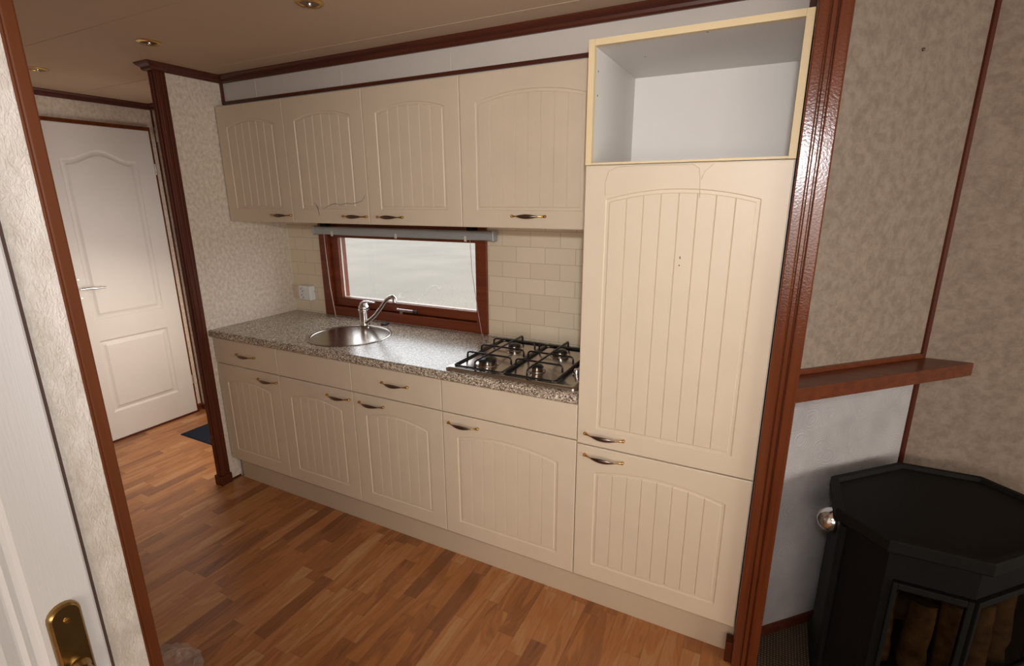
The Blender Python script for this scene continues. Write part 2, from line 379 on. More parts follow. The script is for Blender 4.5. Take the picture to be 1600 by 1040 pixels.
def lathe(prof, c, axis='z', n=48, bm=None, mi=0):
    b2 = bmesh.new(); rings = []
    for r, h in prof:
        ring = []
        for k in range(n):
            a = 2 * PI * k / n
            if axis == 'z': q = (c[0] + r * math.cos(a), c[1] + r * math.sin(a), c[2] + h)
            elif axis == 'x': q = (c[0] + h, c[1] + r * math.cos(a), c[2] + r * math.sin(a))
            else: q = (c[0] + r * math.cos(a), c[1] + h, c[2] + r * math.sin(a))
            ring.append(b2.verts.new(q))
        rings.append(ring)
    for i in range(len(rings) - 1):
        for k in range(n):
            f = b2.faces.new((rings[i][k], rings[i][(k + 1) % n], rings[i + 1][(k + 1) % n], rings[i + 1][k])); f.smooth = True
    if prof[0][0] > 1e-6: b2.faces.new(rings[0][::-1])
    if prof[-1][0] > 1e-6: b2.faces.new(rings[-1])
    bmesh.ops.remove_doubles(b2, verts=b2.verts, dist=1e-7)
    return join(b2, bm, mi)
def cut(o, cutter):
    m = o.modifiers.new('b', 'BOOLEAN'); m.operation = 'DIFFERENCE'; m.solver = 'EXACT'; m.object = cutter
    dg = bpy.context.evaluated_depsgraph_get(); dg.update()
    me = bpy.data.meshes.new_from_object(o.evaluated_get(dg)); o.modifiers.clear(); old = o.data; o.data = me
    bpy.data.meshes.remove(old); cm = cutter.data; bpy.data.objects.remove(cutter); bpy.data.meshes.remove(cm)

def cathedral(x0, x1, side, rise):
    xc = (x0 + x1) / 2; h = (x1 - x0) / 2; R = (h * h + rise * rise) / (2 * rise)
    return lambda x: side - (R - rise) + math.sqrt(max(0, R * R - (min(max(x, x0), x1) - xc) ** 2))
def eyebrow(x0, x1, side, rise):
    xc = (x0 + x1) / 2; h = (x1 - x0) / 2
    def f(x):
        t = min(1, abs(x - xc) / h)
        return side + rise * (0.5 + 0.5 * math.cos(PI * min(1, t / 0.82)))
    return f
def front_mesh(a0, a1, z0, z1, panels, prof, thick=0.018, grooves=0, edge=0.0025, pos=None):
    """slab whose front (local -y at y=0) carries routed panels. panels: (xl, xr, zb, ztopfunc). pos maps (x, depth, z)->world"""
    P = pos or (lambda x, dd, z: (x, dd, z))
    D = [p[0] for p in prof]
    xl, xr = (panels[0][0], panels[0][1]) if panels else (None, None)
    xs = {a0, a0 + edge, a1 - edge, a1}; vg = []
    if panels:
        for dd in D: xs.add(round(xl + dd, 6)); xs.add(round(xr - dd, 6))
        il, ir = xl + D[-1], xr - D[-1]
        if grooves:
            for k in range(1, grooves + 1):
                c = il + (ir - il) * k / (grooves + 1); vg.append(c)
                for q in (-0.0022, 0, 0.0022): xs.add(c + q)
            segs = grooves + 1
        else: segs = 12
        for k in range(segs * 3 + 1):
            xq = il + (ir - il) * k / (segs * 3)
            if all(abs(xq - c) > 0.003 for c in vg): xs.add(xq)
    xs = sorted(xs); xx = [xs[0]]
    for x in xs[1:]:
        if x - xx[-1] > 2e-4: xx.append(x)
    xs = xx
    rows = [(lambda x: z0, None), (lambda x: z0 + edge, None)]
    for (pl, pr, zb, zt) in panels:
        for dd in D: rows.append(((lambda x, q=zb + dd: q), None))
        for dd in D[::-1]: rows.append(((lambda x, q=dd, f=zt: f(x) - q), None))
    rows += [(lambda x: z1 - edge, None), (lambda x: z1, None)]
    def depth(x, z):
        e = 0.0
        if x <= a0 + 1e-6 or x >= a1 - 1e-6 or z <= z0 + 1e-6 or z >= z1 - 1e-6: return 0.0016
        for (pl, pr, zb, zt) in panels:
            dd = min(x - pl, pr - x, zt(x) - z, z - zb)
            if dd <= 1e-6: continue
            v = prof[-1][1]
            for (d0, h0), (d1, h1) in zip(prof, prof[1:]):
                if dd <= d1 + 1e-6: v = h0 + (h1 - h0) * (dd - d0) / (d1 - d0); break
            if dd >= D[-1] - 1e-5 and any(abs(x - c) < 1e-4 for c in vg): v += 0.0032
            e = v
        return e
    b = bmesh.new(); g = []
    for rf, _ in rows:
        r = []
        for x in xs:
            z = rf(x); r.append(b.verts.new(P(x, depth(x, z), z)))
        g.append(r)
    for j in range(len(g) - 1):
        for i in range(len(xs) - 1): b.faces.new((g[j][i], g[j][i + 1], g[j + 1][i + 1], g[j + 1][i]))
    # back and sides
    per = g[0] + [r[-1] for r in g[1:]] + g[-1][-2::-1] + [r[0] for r in g[-2:0:-1]]
    def back(v_, cache={}): return None
    bk = []
    o = Vector(P(0, 0, 0)); t = Vector(P(0, thick, 0)) - o; t1 = Vector(P(0, 0.0016, 0)) - o
    for v in per: bk.append(b.verts.new(v.co + t - t1))
    for i in range(len(per)):
        k = (i + 1) % len(per); b.faces.new((per[i], bk[i], bk[k], per[k]))
    b.faces.new(bk[::-1])
    return b
KPROF = [(0, 0), (0.003, 0.0034), (0.0115, 0.0034), (0.0145, 0.0006)]
DPROF = [(0, 0), (0.006, 0.007), (0.013, 0.011), (0.026, 0.008), (0.04, 0.001)]
def kdoor(x0, x1, z0, z1, y, grooves, arched=True):
    g = 0.0015
    x0 += g; x1 -= g
    if not arched: return front_mesh(x0, x1, z0, z1, [], KPROF, pos=lambda x, dd, z: (x, y + dd, z))
    m = 0.071
    return front_mesh(x0, x1, z0, z1, [(x0 + m, x1 - m, z0 + 0.068, cathedral(x0 + m, x1 - m, z1 - 0.104, 0.031))], KPROF, grooves=grooves, pos=lambda x, dd, z: (x, y + dd, z))

def handle_mesh():
    """bow handle centred on its own middle, along x, bulging to -y"""
    pts, rad, mi = [], [], []
    n = 26
    for i in range(n + 1):
        t = -1 + 2 * i / n; x = t * 0.073
        yy = -0.007 - 0.020 * max(0, 1 - (abs(t) / 0.93) ** 2.2); z = -0.0
        s = abs(t)
        if s > 0.93: r = 0.0052
        elif s > 0.80: r = 0.0052 - (0.93 - s) / 0.13 * 0.0026
        elif s > 0.62: r = 0.0026
        else: r = 0.0026 + 0.0058 * math.cos(s / 0.62 * PI / 2)
        pts.append((x, yy, z)); rad.append((r, max(0.0022, r * 0.5) if s < 0.62 else r)); mi.append(1 if s < 0.60 else 0)
    b = tube(pts, rad, n=10, mis=mi)
    for s in (-1, 1):
        lathe([(0.0, 0.002), (0.0055, 0.0), (0.0062, -0.004), (0.0055, -0.009), (0.003, -0.012), (0, -0.0125)], (s * 0.0715, 0.0, 0), axis='y', n=14, bm=b, mi=0)
    return b
hb = handle_mesh(); HM = bpy.data.meshes.new('bow_handle')
bmesh.ops.recalc_face_normals(hb, faces=hb.faces); hb.to_mesh(HM); hb.free(); HM.materials.append(BRASS); HM.materials.append(PEWTER)
def handle(parent, x, y, z):
    o = bpy.data.objects.new('handle', HM); C.objects.link(o); o.parent = parent; o['label'] = 'brass and pewter bow handle'
    o.location = Vector((x, y, z)) - ORG[parent.name]; return o

X = [0.006, 0.506, 1.009, 1.515, 2.120, 2.720]
YB = 0.570; ZC = 0.912

# ------------------------------------------------------------------ the setting
CZ = 2.222
struct('floor', box(-1.25, 2.76, -1.36, 0.60, -0.05, 0.0), LAM)
struct('floor_laminate_front', box(1.87, 2.76, -4.6, -1.36, -0.05, 0.0), LAM)
struct('floor_carpet', box(2.76, 7.0, -4.6, 0.60, -0.05, 0.0005), CARPET)
b = box(-1.25, 7.0, -4.6, 0.60, CZ, CZ + 0.05)
struct('ceiling', b, CEIL)
# raised seams between ceiling boards
b = bmesh.new()
for y in (0.125, -0.465, -1.06): box(-1.2, 2.75, y - 0.002, y + 0.002, CZ - 0.0012, CZ + 0.001, bm=b)
struct('trim_ceiling_seams', b, CEIL)
# back (outside) wall with the window hole: x .277-1.425, z .912-1.46
WX0, WX1, WZ0, WZ1 = 0.277, 1.425, 0.914, 1.462
b = bmesh.new()
box(0.0, WX0, YB, YB + 0.12, 0.0, CZ, bm=b); box(WX1, 2.724, YB, YB + 0.12, 0.0, CZ, bm=b)
box(WX0, WX1, YB, YB + 0.12, 0.0, WZ0, bm=b); box(WX0, WX1, YB, YB + 0.12, WZ1, CZ, bm=b)
struct('wall_back', b, TILE)
struct('wall_back_hall', box(-1.25, -0.03, YB, YB + 0.12, 0, CZ), PAPER)
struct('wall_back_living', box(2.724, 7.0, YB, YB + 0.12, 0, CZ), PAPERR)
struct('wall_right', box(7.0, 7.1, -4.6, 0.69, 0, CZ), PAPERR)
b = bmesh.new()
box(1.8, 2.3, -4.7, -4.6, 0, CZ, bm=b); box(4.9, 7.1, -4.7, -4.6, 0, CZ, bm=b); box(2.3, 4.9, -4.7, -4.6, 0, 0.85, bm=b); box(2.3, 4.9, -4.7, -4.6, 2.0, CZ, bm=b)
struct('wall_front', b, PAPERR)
struct('wall_far_left', box(-1.32, -1.20, -1.36, 0.69, 0, CZ), PAPER)
struct('wall_hall_front', box(-1.2, 1.87, -1.46, -1.36, 0, CZ), PAPER)
# partition between hall and kitchen (x = 0 is its kitchen face)
struct('wall_left', box(-0.030, 0.0, -0.068, YB, 0, CZ), PAPER)
# partition beside the tall cabinet
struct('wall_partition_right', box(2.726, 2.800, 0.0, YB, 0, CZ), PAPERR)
# diagonal wall, beige above the shelf, relief paper below
d45 = 0.02
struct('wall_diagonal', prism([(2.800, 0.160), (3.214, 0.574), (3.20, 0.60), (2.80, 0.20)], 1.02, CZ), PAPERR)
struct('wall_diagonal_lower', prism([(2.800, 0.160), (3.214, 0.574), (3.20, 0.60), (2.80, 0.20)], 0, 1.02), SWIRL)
# near wall on the left with the living room door in it
struct('wall_near_left', box(1.87, 1.9, -4.6, -1.338, 0, CZ), PAPERN)
# soffit above the wall cabinets
b = box(0.0, 2.119, 0.265, 0.285, 2.045, CZ); box(2.119, 2.726, 0.265, 0.285, 2.0665, CZ, bm=b)
for x in (0.262, 0.846, 1.44, 2.045, 2.62): box(x - 0.002, x + 0.002, 0.2637, 0.266, 2.05, CZ, bm=b)
struct('wall_soffit', b, SOFFIT)

# crown moulding and other trims
def crown_prof(s=1.0): return [(0.0, -0.036), (0.010 * s, -0.036), (0.016 * s, -0.030), (0.018 * s, -0.020), (0.030 * s, -0.012), (0.036 * s, -0.004), (0.036 * s, 0.0), (0.0, 0.0)]
# kitchen crown: along the soffit, then the left partition and round its end (path keeps the room on its left)
struct('trim_1', sweep([(2.724, 0.265, CZ), (0.0, 0.265, CZ), (0.0, -0.078, CZ), (-0.042, -0.078, CZ), (-0.042, 0.5, CZ)], crown_prof()), WOODDX)
struct('trim_2', sweep([(-0.03, YB, CZ), (-1.20, YB, CZ), (-1.20, -1.36, CZ)], crown_prof()), WOODDX)
# dark strip under the soffit, verticals at its ends
b = box(0.0, 2.12, 0.255, 0.268, 2.083, 2.098); box(0.0, 0.013, 0.253, 0.268, 2.083, CZ - 0.03, bm=b); box(2.706, 2.724, 0.250, 0.268, 2.05, CZ - 0.03, bm=b)
struct('trim_3', b, WOODDX)
# moulded casing on the end of the left partition
b = bmesh.new()
box(-0.034, 0.006, -0.080, -0.066, 0.0, CZ - 0.035, 0.003, b); box(-0.001, 0.010, -0.078, -0.026, 0.0, CZ - 0.035, 0.003, b)
box(0.004, 0.014, -0.072, -0.060, 0.06, CZ - 0.04, 0.003, b); box(0.004, 0.014, -0.050, -0.038, 0.06, CZ - 0.04, 0.003, b)
box(-0.041, -0.030, -0.078, -0.026, 0.0, CZ - 0.035, 0.003, b); box(-0.026, -0.004, -0.086, -0.078, 0.06, CZ - 0.04, 0.003, b)
struct('trim_4', b, WOODD)
struct('trim_5', box(-0.044, 0.019, -0.090, -0.022, 0.0, 0.058, 0.003), WOODD)
# casing on the end of the right partition
b = box(2.723, 2.803, -0.012, 0.004, 0.0, CZ, 0.002)
box(2.7235, 2.7515, -0.024, -0.008, 0.0, CZ, 0.004, b); box(2.7545, 2.7685, -0.020, -0.008, 0.0, CZ, 0.003, b); box(2.7715, 2.8025, -0.024, -0.008, 0.0, CZ, 0.004, b)
struct('trim_6', b, WOODZ)
struct('trim_7', box(2.700, 2.7235, -0.012, 0.03, 0.0, 0.085, 0.002), WOODD)
# corner batten and skirting by the stove
struct('trim_8', prism([(3.203, 0.563), (3.209, 0.559), (3.219, 0.559), (3.222, 0.572), (3.21, 0.575)], 0, CZ), WOODD)
nrm = 0.7071
struct('baseboard_diagonal', sweep([(3.214, 0.574, 0), (2.800, 0.160, 0)], [(0, 0), (0.010, 0), (0.010, 0.030), (0.005, 0.038), (0, 0.038)]), WOODDX)
struct('baseboard_back', sweep([(7.0, YB, 0), (3.22, YB, 0)], [(0, 0), (0.010, 0), (0.010, 0.030), (0.005, 0.038), (0, 0.038)]), WOODDX)
struct('baseboard_hall', sweep([(-0.03, YB, 0), (-1.20, YB, 0), (-1.20, 0.523, 0)], [(0, 0), (0.012, 0), (0.012, 0.040), (0.006, 0.048), (0, 0.048)]), WOODX)
struct('baseboard_left', box(0.0, 0.006, -0.022, 0.04, 0.0, 0.012), WOODD)
struct('trim_9', box(-1.20, -1.192, YB - 0.008, YB, 0.04, CZ - 0.03), WOODD)
# bead on the end of the near left wall
b = box(1.868, 1.9035, -1.340, -1.3245, 0, CZ, 0.0025)
struct('trim_10', b, WOODN)
struct('trim_11', box(1.8995, 1.9028, -1.3425, -1.3395, 0, CZ, 0.001), WOODN)
# sealant lines round the worktop and in the corner
b = box(0.0, 2.12, YB - 0.004, YB, ZC - 0.001, ZC + 0.005); box(0.0, 0.004, 0.0, YB, ZC - 0.001, ZC + 0.003, bm=b); box(0.0, 0.004, YB - 0.004, YB, ZC, 1.48, bm=b)
struct('trim_12', b, SEAL)

# kitchen window
win = thing('window_1', ((WX0 + WX1) / 2, YB, WZ0), 'mahogany framed kitchen window behind the sink', None, None, 'structure')
b = bmesh.new()
box(WX0, WX0 + 0.066, YB - 0.012, YB + 0.10, WZ0, WZ1, 0.003, b); box(WX1 - 0.066, WX1, YB - 0.012, YB + 0.10, WZ0, WZ1, 0.003, b)
box(WX0 + 0.06, WX1 - 0.06, YB - 0.010, YB + 0.10, WZ0, WZ0 + 0.056, 0.003, b); box(WX0 + 0.06, WX1 - 0.06, YB - 0.010, YB + 0.10, WZ1 - 0.05, WZ1, 0.003, b)
box(WX0 + 0.03, WX0 + 0.10, YB + 0.077, YB + 0.10, WZ0, WZ1, 0, b); box(WX1 - 0.09, WX1 - 0.03, YB + 0.077, YB + 0.10, WZ0, WZ1, 0, b)
box(WX0 + 0.06, WX1 - 0.06, YB + 0.077, YB + 0.10, WZ0 + 0.03, WZ0 + 0.085, 0, b); box(WX0 + 0.06, WX1 - 0.06, YB + 0.077, YB + 0.10, WZ1 - 0.07, WZ1 - 0.03, 0, b)
obj('window_frame', b, WOODW, win)
SX0, SX1, SZ0, SZ1 = WX0 + 0.070, WX1 - 0.066, WZ0 + 0.060, WZ1 - 0.052
b = bmesh.new()
box(SX0, SX0 + 0.056, YB + 0.012, YB + 0.075, SZ0, SZ1, 0.003, b); box(SX1 - 0.014, SX1, YB + 0.012, YB + 0.075, SZ0, SZ1, 0.003, b)
box(SX0 + 0.05, SX1 - 0.01, YB + 0.012, YB + 0.075, SZ0, SZ0 + 0.050, 0.003, b); box(SX0 + 0.05, SX1 - 0.01, YB + 0.012, YB + 0.075, SZ1 - 0.03, SZ1, 0.003, b)
obj('sash', b, WOODW, win)
b = bmesh.new()
for z in (SZ0 + 0.0495,): box(SX0 + 0.054, SX1 - 0.012, YB + 0.030, YB + 0.040, z, z + 0.004, bm=b)
box(SX0 + 0.056, SX0 + 0.060, YB + 0.030, YB + 0.040, SZ0 + 0.05, SZ1 - 0.03, bm=b)
obj('glazing_bead', b, SEAL, win)
obj('pane', box(SX0 + 0.05, SX1 - 0.01, YB + 0.044, YB + 0.048, SZ0 + 0.045, SZ1 - 0.02), GLASS, win)
b = box(0.845, 0.945, YB - 0.012, YB + 0.002, 0.985, 0.999, 0.003); box(0.850, 0.872, YB - 0.008, YB + 0.014, 0.965, 0.997, 0.003, b)
b2 = box(0.835, 0.850, YB - 0.016, YB + 0.010, 0.988, 1.002, 0.004); join(b2, b)
wh = obj('window_handle', b, CHROME, win)
obj('grip', box(0.940, 0.972, YB - 0.013, YB + 0.004, 0.980, 0.998, 0.005), RUBBER, wh)

# ground outside
tag(obj('ground_outside', box(-400, 200, 0.75, 400, -0.62, -0.60), GRAVEL), kind='structure')
b = prism([(-13.6, 21.3), (-12.4, 21.5), (-11.2, 21.7), (-11.6, 23.2), (-12.7, 23.4), (-14.1, 22.9), (-14.6, 22.0)], -0.60, -0.585, bev=0.004)  # thin, evenly dark slab lying on the ground outside
struct('ground_dark_patch', b, plain('dark_ground', (0.045, 0.045, 0.048), 0.5))
# hall far door and its frame
hd = thing('door_2', (-1.17, 0.2, 0), 'white moulded two-panel interior door at the end of the hall', None, None, 'structure')
Y0, Y1 = -0.135, 0.508
pz = lambda yy, dd, z: (-1.165 - dd, yy, z)
pn = [(Y0 + 0.105, Y1 - 0.108, 0.205, lambda x: 0.705), (Y0 + 0.105, Y1 - 0.108, 0.845, eyebrow(Y0 + 0.105, Y1 - 0.108, 1.845, 0.058))]
obj('door_leaf', front_mesh(Y0, Y1, 0.012, 2.046, pn, DPROF, thick=0.035, pos=pz), DOORW, hd, smooth=False)
b = bmesh.new()
box(-1.20, -1.168, Y0 - 0.03, Y0, 0.0, 2.072, 0.002, b); box(-1.20, -1.168, Y1 + 0.001, Y1 + 0.013, 0.0, 2.072, 0.002, b); box(-1.20, -1.166, Y0 - 0.03, Y1 + 0.013, 2.047, 2.070, 0.002, b)
obj('door_frame', b, WOODZ, hd)
obj('threshold', box(-1.20, -1.160, Y0, Y1 + 0.013, 0.0, 0.011), WOODDX, hd)
b = lathe([(0.010, 0), (0.010, 0.008), (0.006, 0.045), (0.0, 0.046)], (-1.166, -0.075, 1.058), axis='x', n=16)
tube([(-1.125, -0.078, 1.058), (-1.122, -0.04, 1.060), (-1.120, 0.02, 1.055), (-1.120, 0.055, 1.055)], [0.007, 0.008, 0.0075, 0.006], bm=b)
obj('lever_handle', b, CHROME, hd, True)
for z in (1.115, 0.995):
    obj('rosette_screw', lathe([(0.006, 0), (0.005, 0.004), (0, 0.005)], (-1.166, -0.068, z), axis='x', n=12), CHROME, hd, True)
for z in (1.80, 0.27):
    obj('hinge', lathe([(0.006, -0.035), (0.0065, 0.035)], (-1.160, Y1 + 0.004, z), n=10), CHROME, hd, True)
# outside door in the hall's back wall: just its hinge edge shows
ed = thing('door_3', (-0.6, YB - 0.03, 0), 'white outside door in the hall behind the partition', None, None, 'structure')
obj('door_leaf', front_mesh(-1.00, -0.18, 0.05, 2.06, [(-0.89, -0.29, 0.30, lambda x: 0.9), (-0.89, -0.29, 1.02, lambda x: 1.90)], DPROF, thick=0.02, pos=lambda x, dd, z: (x, YB - 0.028 + dd, z)), DOORW, ed)
obj('hinge', box(-1.148, -1.128, YB - 0.036, YB - 0.020, 1.98, 2.07, 0.003), CHROME, ed)

# near left door (closed, seen edge on) with brass lever
nd = thing('door_1', (1.904, -1.8, 0), 'white grained living room door at the left edge', None, None, 'structure')
mp_ = lambda yy, dd, z: (1.908 - dd, yy, z)
pn = [(-2.16, -1.452, 0.22, lambda x: 0.86), (-2.16, -1.452, 1.02 - 0.06, lambda x: 1.215)]
pn = [(-2.16, -1.449, 0.20, lambda x: 1.90)]
obj('door_leaf', front_mesh(-2.26, -1.3885, 0.01, 2.05, pn, [(0, 0), (0.005, 0.003), (0.010, 0.0045), (0.016, 0.003), (0.022, 0.0065), (0.036, 0.0015)], thick=0.006, pos=mp_), DGRAIN, nd)
obj('door_seal', box(1.9, 1.9045, -1.3884, -1.3842, 0.0, 2.06), DARKGAP, nd)
# handle plate
hp = bmesh.new()
def stadium(yc, z0, z1, hw, n=10):
    pts = []
    for k in range(n + 1):
        a = PI * k / n; pts.append((yc + hw * math.cos(a), z1 - hw + hw * math.sin(a)))
    for k in range(n + 1):
        a = PI + PI * k / n; pts.append((yc + hw * math.cos(a), z0 + hw + hw * math.sin(a)))
    return pts
st = stadium(-1.4245, 0.86, 1.090, 0.0185)
rings = []
for (sc_, xx) in ((1.0, 1.908), (1.0, 1.911), (0.93, 1.9145), (0.80, 1.9165)):
    cy, cz = -1.4245, 0.975
    hw = 0.0185 * sc_; s2 = stadium(cy, 0.86 + (0.0185 - hw), 1.090 - (0.0185 - hw), hw)
    rings.append([hp.verts.new((xx, p[0], p[1])) for p in s2])
for i in range(len(rings) - 1):
    for k in range(len(st)): hp.faces.new((rings[i][k], rings[i][(k + 1) % len(st)], rings[i + 1][(k + 1) % len(st)], rings[i + 1][k]))
hp.faces.new(rings[-1]); hp.faces.new(rings[0][::-1])
pl = obj('handle_plate', hp, OLDBRASS, nd, True)
obj('plate_screw', lathe([(0.0042, 0), (0.0036, 0.0022), (0, 0.003)], (1.9160, -1.4245, 1.066), axis='x', n=14), BRASS, pl, True)
b = lathe([(0.0125, 0), (0.0115, 0.006), (0.0085, 0.010), (0.008, 0.035), (0, 0.036)], (1.9160, -1.4245, 0.990), axis='x', n=20)
lp = []
for k in range(13):
    a = k / 12 * PI / 2; lp.append((1.948 + 0.012 * math.sin(a) , -1.4245 - 0.0 - 0.012 * (1 - math.cos(a)), 0.990))
lp = [(1.930, -1.4245, 0.990), (1.945, -1.4250, 0.990), (1.955, -1.431, 0.990), (1.958, -1.442, 0.990), (1.957, -1.47, 0.988), (1.955, -1.51, 0.987), (1.954, -1.535, 0.988)]
tube(lp, [0.0085, 0.0095, 0.010, 0.0095, 0.009, 0.0085, 0.006], bm=b, n=14)
obj('lever', b, OLDBRASS, pl, True)

# ------------------------------------------------------------------ base cabinets
def carcass(x0, x1, y0, y1, z0, z1, t=0.016, shelf=None, matb=None):
    b = bmesh.new()
    box(x0, x0 + t, y0, y1, z0, z1, bm=b); box(x1 - t, x1, y0, y1, z0, z1, bm=b)
    box(x0 + t, x1 - t, y0, y1, z0, z0 + t, bm=b); box(x0 + t, x1 - t, y1 - 0.006, y1, z0 + t, z1, bm=b)
    return b
ZD0, ZD1 = 0.143, 0.7238   # door
ZW0, ZW1 = 0.7285, 0.868   # drawer front
units = [(X[0], X[1], 5, 'drawer', 0.266, 0.797, 0.416, 'leftmost cream base cabinet with drawer and door, beside the hall partition'),
         (X[1], X[2], 5, 'panel', None, None, 0.916, 'cream sink cabinet with plain fixed panel, under the round sink'),
         (X[2], X[3], 5, 'drawer', 1.267, 0.805, 1.122, 'cream base cabinet with drawer and door, between the sink and hob cabinets'),
         (X[3], X[4], 7, 'panel', None, None, 1.620, 'wider cream base cabinet under the gas hob, beside the tall cabinet')]
for (x0, x1, ng, kind, hx, hz, dx, lab) in units:
    t = thing('base_cabinet', ((x0 + x1) / 2, 0.3, 0), lab, 'cabinet', 'cream base cabinets under the worktop')
    bd = carcass(x0, x1, 0.021, YB - 0.01, 0.13, 0.870)
    if kind != 'panel': box(x0 + 0.016, x1 - 0.016, 0.022, 0.12, 0.853, 0.869, bm=bd)
    obj('body', bd, INNER, t)
    if kind == 'drawer':
        dr = obj('drawer', kdoor(x0, x1, ZW0, ZW1, 0.0, 0, False), CREAM, t)
        handle(dr, hx, 0.0, hz)
    else:
        obj('front_panel', kdoor(x0, x1, ZW0, ZW1, 0.0, 0, False), CREAM, t)
    do = obj('door', kdoor(x0, x1, ZD0, ZD1, 0.0, ng), CREAM, t)
    handle(do, dx, 0.0, 0.6835)
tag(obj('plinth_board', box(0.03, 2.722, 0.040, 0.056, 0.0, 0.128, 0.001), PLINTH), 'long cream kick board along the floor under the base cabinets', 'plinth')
# ------------------------------------------------------------------ tall cabinet with empty appliance niche
t = thing('tall_cabinet', ((X[4] + X[5]) / 2, 0.3, 0), 'tall cream fridge cabinet with an open empty niche on top', 'cabinet')
x0, x1 = X[4], X[5]; ZT = 2.066; ZN = 1.703; ty = 0.021
b = bmesh.new()
box(x0, x0 + 0.018, ty, 0.56, 0.13, ZN, bm=b); box(x1 - 0.018, x1, ty, 0.56, 0.13, ZN, bm=b)
box(x0, x0 + 0.018, ty, 0.56, ZN, ZT, bm=b); box(x1 - 0.018, x1, ty, 0.56, ZN, ZT, bm=b); box(x0 + 0.018, x1 - 0.018, ty, 0.56, ZT - 0.018, ZT, bm=b)
box(x0 + 0.018, x1 - 0.018, ty, 0.56, ZN - 0.010, ZN + 0.006, bm=b); box(x0 + 0.018, x1 - 0.018, ty, 0.56, 0.13, 0.146, bm=b)
obj('body', b, INNER, t)
# the niche is fronted by the cabinet's own edges, brought flush with the doors
b = bmesh.new()
box(x0, x0 + 0.019, 0.0, ty, ZN - 0.001, ZT, bm=b); box(x1 - 0.019, x1, 0.0, ty, ZN - 0.001, ZT, bm=b)
box(x0 + 0.0195, x1 - 0.0195, 0.0, ty, ZT - 0.018, ZT, bm=b); box(x0 + 0.0195, x1 - 0.0195, 0.0, ty, ZN - 0.0005, ZN + 0.006, bm=b)
obj('niche_edging', b, EDGE, t)
obj('niche_back', box(x0 + 0.018, x1 - 0.018, 0.505, 0.511, ZN + 0.006, ZT - 0.018), INBACK, t)
for z in (1.985, 1.915): obj('screw_hole', lathe([(0.0035, 0), (0.0, 0.0004)], (x0 + 0.0182, 0.045, z), axis='x', n=10), CRACK, t)
for (x, y) in ((2.245, 0.20), (2.46, 0.02)): obj('screw_hole', lathe([(0.0035, -0.0003), (0.0, 0)], (x, y, ZT - 0.0182), n=10), CRACK, t)
td = obj('door', kdoor(x0, x1, 0.7195, 1.700, 0.0, 7), CREAM, t)
handle(td, 2.224, 0.0, 0.765)
# lifted creases in the foil and two small marks
b = bmesh.new()
def crease(pts, r, yy, bm):
    tube([(p[0], yy, p[1]) for p in pts], r, bm=bm, n=5)
crease([(2.190, 1.608), (2.189, 1.648), (2.199, 1.682), (2.227, 1.694), (2.307, 1.6965), (2.453, 1.695), (2.472, 1.684), (2.477, 1.652), (2.480, 1.600)], 0.0009, 0.0002, b)
crease([(2.480, 1.652), (2.488, 1.674), (2.510, 1.694)], 0.0007, 0.0002, b)
obj('foil_crease', b, SCUFF, td)
b = bmesh.new(); crease([(2.437, 1.424), (2.4375, 1.416)], 0.0014, 0.0006, b); crease([(2.436, 1.398), (2.437, 1.394)], 0.0016, 0.0006, b)
obj('chip', b, CRACK, td)
ld = obj('door', kdoor(x0, x1, 0.143, 0.7148, 0.0, 7), CREAM, t)
handle(ld, 2.225, 0.0, 0.679)
# ------------------------------------------------------------------ wall cabinets
UY = 0.204
wc = [(X[0], X[1], 5, 0.4205, 'leftmost cream wall cabinet, against the hall partition'),
      (X[1], X[2], 5, 0.9205, 'cream wall cabinet with cracked foil, second from the hall partition'),
      (X[2], X[3], 5, 1.1305, 'cream wall cabinet above the window middle, third from the hall partition'),
      (X[3], X[4] - 0.002, 7, 1.8225, 'widest cream wall cabinet, next to the tall cabinet, above the hob')]
for i, (x0, x1, ng, hx, lab) in enumerate(wc):
    t = thing('wall_cabinet', ((x0 + x1) / 2, 0.4, 1.48), lab, 'cabinet', 'cream wall cabinets above the worktop')
    b = box(x0, x1, UY + 0.020, YB - 0.002, 1.485, 1.501); box(x0, x0 + 0.016, UY + 0.020, YB - 0.002, 1.501, 2.044, bm=b); box(x1 - 0.016, x1, UY + 0.020, YB - 0.002, 1.501, 2.044, bm=b)
    box(x0 + 0.016, x1 - 0.016, UY + 0.020, YB - 0.002, 2.030, 2.044, bm=b); box(x0 + 0.016, x1 - 0.016, YB - 0.008, YB - 0.002, 1.501, 2.030, bm=b)
    obj('body', b, CREAM, t)
    do = obj('door', kdoor(x0, x1, 1.484, 2.066, UY, ng), CREAM, t)
    handle(do, hx, UY, 1.519 if i < 3 else 1.531)
    if i == 1:
        b = bmesh.new()
        crease([(0.657, 1.580), (0.671, 1.576), (0.682, 1.555), (0.687, 1.530), (0.688, 1.512)], [0.0005, 0.001, 0.0018, 0.0018, 0.0005], UY + 0.0006, b)
        crease([(0.708, 1.548), (0.735, 1.560), (0.768, 1.572), (0.80, 1.578), (0.83, 1.572), (0.87, 1.579), (0.91, 1.577), (0.94, 1.583), (0.967, 1.590), (0.985, 1.606), (0.993, 1.630)], [0.0004, 0.0007, 0.0010, 0.0012, 0.0008, 0.0011, 0.0012, 0.0012, 0.0012, 0.001, 0.0004], UY + 0.0004, b)
        obj('crack', b, CRACK, do)
